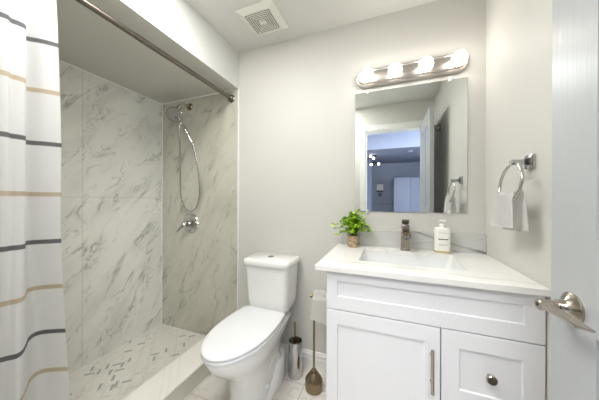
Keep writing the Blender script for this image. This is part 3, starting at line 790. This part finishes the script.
# soap bottle
SX, SY = 0.556, -0.068
t = thing('soap_dispenser', 'white pump soap bottle with black lettering right of the faucet', 'soap dispenser', (SX, SY, CTZ))
def ov(z, s, r=None):
    return [(x, y, z) for x, y in rounded_rect(SX, SY, 0.0375*s, 0.024*s, 0.020*s, 6)]
bt = obj('bottle', loft([ov(CTZ, 0.9), ov(CTZ+0.002, 0.98), ov(CTZ+0.012, 1.0), ov(CTZ+0.125, 1.0), ov(CTZ+0.132, 0.96), ov(CTZ+0.137, 0.8), ov(CTZ+0.139, 0.45)]), 'bottle_plastic', t, 50)
obj('liquid_band', loft([ov(CTZ+0.0035, 1.002), ov(CTZ+0.010, 1.012), ov(CTZ+0.013, 1.012), ov(CTZ+0.0135, 1.002)], cap0=False, cap1=False), 'liquid_amber', bt)
pm = obj('pump', lathe([(0.137, 0.0145), (0.152, 0.0145), (0.154, 0.012), (0.158, 0.0075), (0.170, 0.007)], (SX, SY, CTZ)), 'bottle_plastic', t)
b = box(SX-0.014, SX+0.014, SY-0.016, SY+0.012, CTZ+0.169, CTZ+0.179, 0.003); box(SX-0.006, SX+0.006, SY-0.040, SY-0.01, CTZ+0.169, CTZ+0.177, 0.002, bm=b)
obj('pump_head', b, 'bottle_plastic', pm)
fy = SY-0.0243
b = bmesh.new(); lx = SX-0.0225     # one dark illegible word, as closely set strokes
for q, (w_, h_) in enumerate(((3, 8), (4, 6), (3, 6), (5, 6), (3, 8), (4, 6), (3, 6), (4, 6), (3, 8), (4, 6))):
    box(lx, lx+w_*0.001, fy-0.0002, fy+0.0004, CTZ+0.0735, CTZ+0.0735+h_*0.0009, bm=b); lx += w_*0.001+0.0011
obj('lettering', b, 'label_ink', bt, 0)
for z0, hw in ((0.1095, 0.022), (0.048, 0.024), (0.043, 0.018)):
    obj('fine_print', box(SX-hw, SX+hw, fy-0.0002, fy+0.0004, CTZ+z0, CTZ+z0+0.0015), 'label_faint_ink', bt, 0)

# potted plant
PX, PY = 0.083, -0.080
t = thing('potted_plant', 'small leafy green plant in a brown weathered pot at the left of the countertop', 'plant', (PX, PY, CTZ))
pt = obj('pot', lathe([(0, 0.030), (0.002, 0.033), (0.035, 0.0345), (0.068, 0.0355), (0.070, 0.034), (0.066, 0.031), (0.058, 0.030), (0.058, 0)], (PX, PY, CTZ), n=36), 'pot_clay', t)
obj('soil', lathe([(0.0582, 0.0295), (0.061, 0.02), (0.062, 0)], (PX, PY, CTZ), n=20), 'soil', pt)
st, lf = bmesh.new(), bmesh.new(); rnd = random.Random(11)
ymax = -0.026
def leaf(b, c, d, size):
    d = d.normalized(); s = d.cross(Vector((0, 0, 1))); s = s.normalized() if s.length > 1e-3 else Vector((1, 0, 0))
    s = (s + Vector((rnd.uniform(-.4, .4), rnd.uniform(-.4, .4), rnd.uniform(-.4, .4)))).normalized()
    s = (s - d*s.dot(d)).normalized(); n = d.cross(s)
    w_ = size*0.58; P = [c, c+d*size*0.25+s*w_*0.9-n*size*0.04, c+d*size*0.7+s*w_-n*size*0.08, c+d*size, c+d*size*0.7-s*w_-n*size*0.08, c+d*size*0.25-s*w_*0.9-n*size*0.04, c+d*size*0.45+n*size*0.05]
    P = [Vector((p.x, min(p.y, ymax), p.z)) for p in P]
    v = [b.verts.new(p) for p in P]
    for i in range(6): b.faces.new((v[i], v[(i+1) % 6], v[6]))
base = Vector((PX, PY, CTZ+0.06))
ends = []
for i in range(46):
    a = rnd.uniform(0, 2*PI); rr = math.sqrt(rnd.random())
    ex = 0.092*rr*math.cos(a); ey = 0.045*rr*math.sin(a); ez = 0.085 + 0.075*(1-rr**2)*rnd.uniform(0.5, 1.0) - 0.02*rr
    ends.append((ex, ey, ez))
ends += [(-0.120, -0.01, 0.048), (-0.105, -0.02, 0.012), (-0.088, 0.01, 0.022), (-0.13, 0.0, 0.072), (0.095, -0.01, 0.035), (0.108, 0.0, 0.045), (0.075, -0.02, 0.042), (-0.08, -0.02, 0.10), (0.07, 0.0, 0.115), (0.02, 0, 0.158), (0.055, 0.0, 0.148), (-0.02, 0.0, 0.15), (-0.06, 0, 0.12), (0.0, -0.05, 0.03), (-0.02, -0.05, 0.06), (0.03, -0.05, 0.07)]
for ex, ey, ez in ends:
    e = base + Vector((ex, ey, ez)); m_ = base + Vector((ex*0.35, ey*0.35, ez*0.65 + 0.02))
    e.y = min(e.y, ymax-0.004); m_.y = min(m_.y, ymax-0.004)
    cpt = catmull([base+Vector((ex*0.1, ey*0.1, -0.006)), m_, e], 5)
    tube(cpt, 0.0009, 5, bm=st)
    for q in range(3, len(cpt)):
        for s_ in range(2):
            d = Vector((rnd.uniform(-1, 1), rnd.uniform(-1, 0.7), rnd.uniform(-0.5, 0.9)))
            leaf(lf, cpt[q], d, rnd.uniform(0.012, 0.018))
obj('stems', st, 'stem_green', t)
obj('foliage', lf, 'leaf', t, 0)

# ------------------------------------------------------------------ towel ring and towel
t = thing('towel_ring', 'chrome towel ring on the right wall beside the vanity', 'towel ring', (XR, -0.425, 1.29))
TY, TZ = -0.425, 1.292
obj('wall_plate', box(XR-0.012, XR, TY-0.026, TY+0.026, TZ-0.026, TZ+0.026, 0.003), 'chrome', t)
obj('post', loft([[(XR-0.010, TY+a*0.015, TZ+c*0.015) for a, c in ((-1, -1), (1, -1), (1, 1), (-1, 1))], [(XR-0.03, TY+a*0.009, TZ+c*0.009) for a, c in ((-1, -1), (1, -1), (1, 1), (-1, 1))], [(XR-0.064, TY+a*0.010, TZ+c*0.010) for a, c in ((-1, -1), (1, -1), (1, 1), (-1, 1))]]), 'chrome', t, 30)
RXX = XR-0.054; RR = 0.074
RC = Vector((RXX, TY, TZ-RR-0.004))
obj('ring', tube([RC + Vector((-0.010*(1-math.cos(a)), RR*1.08*math.sin(a), RR*math.cos(a))) for a in [2*PI*i/48 for i in range(48)]], 0.0052, 12, closed=True), 'chrome', t)
# towel draped over the bottom of the ring
def towel():
    b = bmesh.new(); nu, nv = 26, 30; rows = []
    zb = RC.z - RR
    for j in range(nv+1):
        s = j/nv*2-1            # -1 back hem .. 1 front hem
        row = []
        ln = 0.142 if s < 0 else 0.130
        drop = max(0, abs(s)-0.08)/0.92
        for i in range(nu+1):
            u = i/nu*2-1
            wd = 0.054 + 0.038*drop**0.8
            y = RC.y - 0.012*(1-drop) + u*wd
            top = zb + 0.040 + 0.006*u*u
            fold = 0.0025*math.sin(u*6.5+1.0+s)*min(1, drop*3) + 0.0015*math.sin(u*13+2*s)*drop
            z = top - drop*ln - 0.004*(1-math.cos(u*2))*drop - 0.006*u*drop
            off = (0.014 + 0.005*min(1, drop*4) + 0.004*drop) if s > 0 else 0.012 + 0.004*min(1, drop*4)
            xc = RC.x - 0.012
            if abs(s) < 0.10: x = xc - 0.013*math.sin(s/0.10*PI/2)
            else: x = xc - math.copysign(off, s)
            x = min(x - fold*0.8, XR-0.008)
            row.append(b.verts.new((x, y, z)))
        rows.append(row)
    for A, B in zip(rows, rows[1:]):
        for i in range(nu): b.faces.new((A[i], A[i+1], B[i+1], B[i]))
    bmesh.ops.solidify(b, geom=b.faces[:], thickness=0.0045)
    return b
tw = obj('hand_towel', towel(), 'towel_cloth', None, 180)
tag(tw, 'small white terry hand towel folded through the chrome towel ring', 'towel')

# ------------------------------------------------------------------ toilet
TX = -0.461
t = thing('toilet', 'white two-piece elongated toilet with closed lid beside the shower curb', 'toilet', (TX, -0.38, 0))
def egg(z, yb, yw, yf, hwb, hw, n=48, cx=TX, p=2.0):
    """outline: back edge at yb with half width hwb, widest hw at yw, rounded nose at yf"""
    pts = []
    for i in range(n//2+1):                    # nose: from +x side round to -x side
        a = PI*i/(n//2)
        c_, s_ = math.cos(a), math.sin(a)
        pts.append((cx + hw*math.copysign(abs(c_)**(2/p), c_), yw - (yw-yf)*abs(s_)**(2/p), z))
    m_ = n//2
    for i in range(1, m_):
        q = i/m_
        if q < 0.4:
            k = q/0.4; pts.append((cx - (hw + (hwb-hw)*k**2), yw + (yb-yw)*(1-(1-k)**1.3)*0.985 if False else yw + (yb-yw)*k*0.985, z))
        elif q <= 0.6:
            k = (q-0.4)/0.2; pts.append((cx - hwb*0.96*(1-2*k), yb, z))
        else:
            k = (1-q)/0.4; pts.append((cx + (hw + (hwb-hw)*k**2), yw + (yb-yw)*k*0.985, z))
    return pts
lps = [egg(0.0, -0.085, -0.36, -0.515, 0.072, 0.108), egg(0.012, -0.083, -0.36, -0.52, 0.073, 0.110), egg(0.03, -0.085, -0.36, -0.512, 0.070, 0.104), egg(0.10, -0.09, -0.37, -0.505, 0.066, 0.098), egg(0.18, -0.10, -0.38, -0.518, 0.066, 0.103),
       egg(0.24, -0.10, -0.37, -0.555, 0.085, 0.115), egg(0.30, -0.10, -0.40, -0.622, 0.105, 0.140), egg(0.35, -0.10, -0.42, -0.666, 0.128, 0.156), egg(0.385, -0.09, -0.42, -0.684, 0.140, 0.163), egg(0.402, -0.09, -0.42, -0.688, 0.143, 0.166), egg(0.408, -0.09, -0.42, -0.684, 0.141, 0.163)]
bw = obj('bowl', loft(lps), 'porcelain', t, 60)
for s in (1, -1):
    pth = [(TX+s*0.062, -0.13, 0.06), (TX+s*0.068, -0.16, 0.12), (TX+s*0.072, -0.21, 0.18), (TX+s*0.072, -0.27, 0.20), (TX+s*0.068, -0.33, 0.17), (TX+s*0.062, -0.37, 0.12)]
    b = tube(pth, 0.034, 14, curve=True)
    obj('trapway', b, 'porcelain', bw, 60)
for s in (1, -1):
    lps = []
    for y, w_, hgt in ((-0.44, 0.100, 0.010), (-0.41, 0.112, 0.022), (-0.35, 0.124, 0.034), (-0.28, 0.128, 0.075), (-0.22, 0.126, 0.115), (-0.17, 0.122, 0.140), (-0.12, 0.112, 0.150), (-0.088, 0.098, 0.150)):
        lps.append([(TX+s*0.03, y, 0.0), (TX+s*w_, y, 0.0), (TX+s*(w_+0.002), y, hgt*0.3), (TX+s*w_, y, hgt*0.7), (TX+s*(w_-0.010), y, hgt*0.92), (TX+s*(w_-0.028), y, hgt), (TX+s*0.03, y, hgt)])
    b = loft(lps)
    obj('foot_flange', b, 'porcelain', bw, 60)
for s in (1, -1):
    obj('bolt_cap', lathe([(0, 0.016), (0.010, 0.015), (0.018, 0.009), (0.020, 0)], (TX+s*0.094, -0.352, 0.085), (s*1.0, 0, 0.15), 20), 'seat_plastic', t)
# seat ring + lid
seat = obj('seat', loft([egg(0.410, -0.195, -0.42, -0.697, 0.136, 0.1655), egg(0.412, -0.193, -0.42, -0.700, 0.138, 0.1675), egg(0.424, -0.193, -0.42, -0.700, 0.138, 0.1675), egg(0.427, -0.196, -0.42, -0.697, 0.135, 0.1645)]), 'seat_plastic', t, 60)
obj('lid', loft([egg(0.4295, -0.190, -0.42, -0.698, 0.144, 0.161), egg(0.432, -0.188, -0.42, -0.702, 0.147, 0.1645), egg(0.441, -0.188, -0.42, -0.702, 0.147, 0.1645), egg(0.4455, -0.191, -0.42, -0.696, 0.142, 0.159), egg(0.448, -0.21, -0.42, -0.66, 0.11, 0.145), egg(0.4495, -0.27, -0.42, -0.58, 0.07, 0.09)]), 'seat_plastic', t, 60)
for s in (1, -1):
    b = tube([(TX+s*0.045, -0.178, 0.430), (TX+s*0.105, -0.178, 0.430)], 0.011, 14); box(TX+s*0.075-0.02, TX+s*0.075+0.02, -0.19, -0.165, 0.407, 0.428, 0.003, bm=b)
    obj('hinge', b, 'seat_plastic', seat)
# tank
TKX = -0.449
def tk(z, hx, y0, y1, r):
    return [(x, y, z) for x, y in rounded_rect(TKX, (y0+y1)/2, hx, (y1-y0)/2, r, 6)]
tkb = obj('tank', loft([tk(0.408, 0.10, -0.165, -0.03, 0.03), tk(0.42, 0.112, -0.18, -0.03, 0.03), tk(0.432, 0.128, -0.192, -0.028, 0.03), tk(0.447, 0.141, -0.208, -0.024, 0.035), tk(0.50, 0.145, -0.214, -0.020, 0.035), tk(0.60, 0.150, -0.222, -0.018, 0.035), tk(0.722, 0.156, -0.230, -0.014, 0.035)]), 'porcelain', t, 60)
obj('tank_lid', loft([tk(0.7225, 0.155, -0.230, -0.014, 0.035), tk(0.724, 0.164, -0.239, -0.009, 0.038), tk(0.728, 0.167, -0.242, -0.007, 0.038), tk(0.748, 0.167, -0.242, -0.007, 0.038), tk(0.759, 0.163, -0.238, -0.010, 0.036), tk(0.765, 0.153, -0.228, -0.020, 0.03)]), 'porcelain', t, 60)
fb = obj('flush_button', lathe([(0, 0.023), (0.003, 0.023), (0.004, 0.020), (0.0045, 0.0)], (TKX-0.008, -0.125, 0.765)), 'chrome', t)
obj('button_split', box(TKX-0.009, TKX-0.007, -0.144, -0.106, 0.7692, 0.7701), 'black_plastic', fb)
obj('sticker', box(TKX+0.1458, TKX+0.1468, -0.12, -0.10, 0.50, 0.60) if False else loft([[(TKX+0.1478+(z-0.6)*0.05, -0.135, z), (TKX+0.1478+(z-0.6)*0.05, -0.115, z), (TKX+0.1492+(z-0.6)*0.05, -0.115, z), (TKX+0.1492+(z-0.6)*0.05, -0.135, z)] for z in (0.53, 0.56)]), 'label_faint_ink', tkb, 0)

# toilet brush and its holder
BX, BY = -0.283, -0.112
t = thing('brush_holder', 'polished steel cylinder toilet brush holder on the floor right of the toilet', 'toilet brush holder', (BX, BY, 0))
obj('canister', lathe([(0, 0.044), (0.003, 0.0455), (0.228, 0.0455), (0.230, 0.0445), (0.229, 0.0425), (0.012, 0.0425), (0.010, 0)], (BX, BY, 0), n=40), 'brushed_steel', t)
obj('foot_ring', lathe([(0, 0.0462), (0.004, 0.0462), (0.005, 0.0455)], (BX, BY, 0), n=40), 'brushed_steel', t)
t = thing('toilet_brush', 'toilet brush standing in the steel holder with its thin handle showing', 'toilet brush', (BX-0.004, BY, 0.02))
obj('handle', tube([(BX-0.003, BY, 0.08), (BX-0.006, BY+0.002, 0.345)], 0.0065, 14), 'bronze_nickel', t)
obj('cap', lathe([(0.195, 0.008), (0.199, 0.036), (0.204, 0.034), (0.209, 0.009)], (BX-0.003, BY, 0), n=28), 'bronze_nickel', t)
obj('bristles', lathe([(0.02, 0.02), (0.03, 0.034), (0.08, 0.036), (0.10, 0.02), (0.105, 0.006)], (BX-0.002, BY, 0), n=28), 'brush_bristle', t)

# toilet paper stand
QX, QY = -0.137, -0.172
t = thing('paper_stand', 'bronze-nickel free-standing toilet paper stand with weighted base beside the vanity', 'toilet paper stand', (QX, QY, 0))
obj('base', lathe([(0, 0.049), (0.003, 0.0525), (0.045, 0.0525), (0.048, 0.0515), (0.051, 0.0525), (0.062, 0.0515), (0.078, 0.042), (0.094, 0.031), (0.104, 0.024), (0.105, 0.0155), (0.120, 0.0135), (0.124, 0.006)], (QX, QY, 0), n=40), 'bronze_nickel', t)
obj('pole', tube([(QX, QY, 0.12), (QX, QY, 0.570)], 0.0062, 16), 'bronze_nickel', t)
obj('arm', tube([(QX-0.012, QY, 0.564), (QX+0.135, QY, 0.564)], 0.0058, 14), 'bronze_nickel', t)
obj('arm_knob', lathe([(0, 0.006), (0.004, 0.011), (0.012, 0.0115), (0.016, 0.006), (0.016, 0)], (QX-0.010, QY, 0.564), (-1, 0, 0), 20), 'bronze_nickel', t)
# roll with a hanging sheet
rx0, rx1, rc, rr_, ri = QX+0.0075, QX+0.110, Vector((0, QY, 0.564-0.0135)), 0.0520, 0.0195
def circ(x, r, n=40): return [(x, rc.y + r*math.cos(2*PI*i/n), rc.z + r*math.sin(2*PI*i/n)) for i in range(n)]
lps = [circ(rx0, ri), circ(rx0, rr_-0.002), circ(rx0+0.002, rr_), circ(rx1-0.002, rr_), circ(rx1, rr_-0.002), circ(rx1, ri), circ(rx0, ri)]
t = thing('toilet_paper_roll', 'white toilet paper roll hanging on the stand against the vanity side', 'toilet paper', (QX+0.06, QY, 0.56))
obj('roll', loft(lps, cap0=False, cap1=False), 'paper', t, 40)
b = bmesh.new(); rows = []
pth = []
for i in range(10):
    a = PI/2 + PI/2*i/9
    pth.append((rc.y + (rr_+0.0015)*math.cos(a), rc.z + (rr_+0.0015)*math.sin(a)))
for i in range(1, 7): pth.append((rc.y - rr_ - 0.0015 - 0.004*math.sin(i/6*PI*0.8), rc.z - 0.100*i/6))
for y, z in pth: rows.append([b.verts.new((x - max(0, rc.z-z)*0.12, y, z - (x-rx0)*0.18*max(0, rc.z-z)/0.1)) for x in (rx0-0.002, (rx0+rx1)/2, rx1)])
for A, B in zip(rows, rows[1:]):
    for i in range(2): b.faces.new((A[i], A[i+1], B[i+1], B[i]))
bmesh.ops.solidify(b, geom=b.faces[:], thickness=0.0008)
obj('loose_sheet', b, 'paper', t, 60)
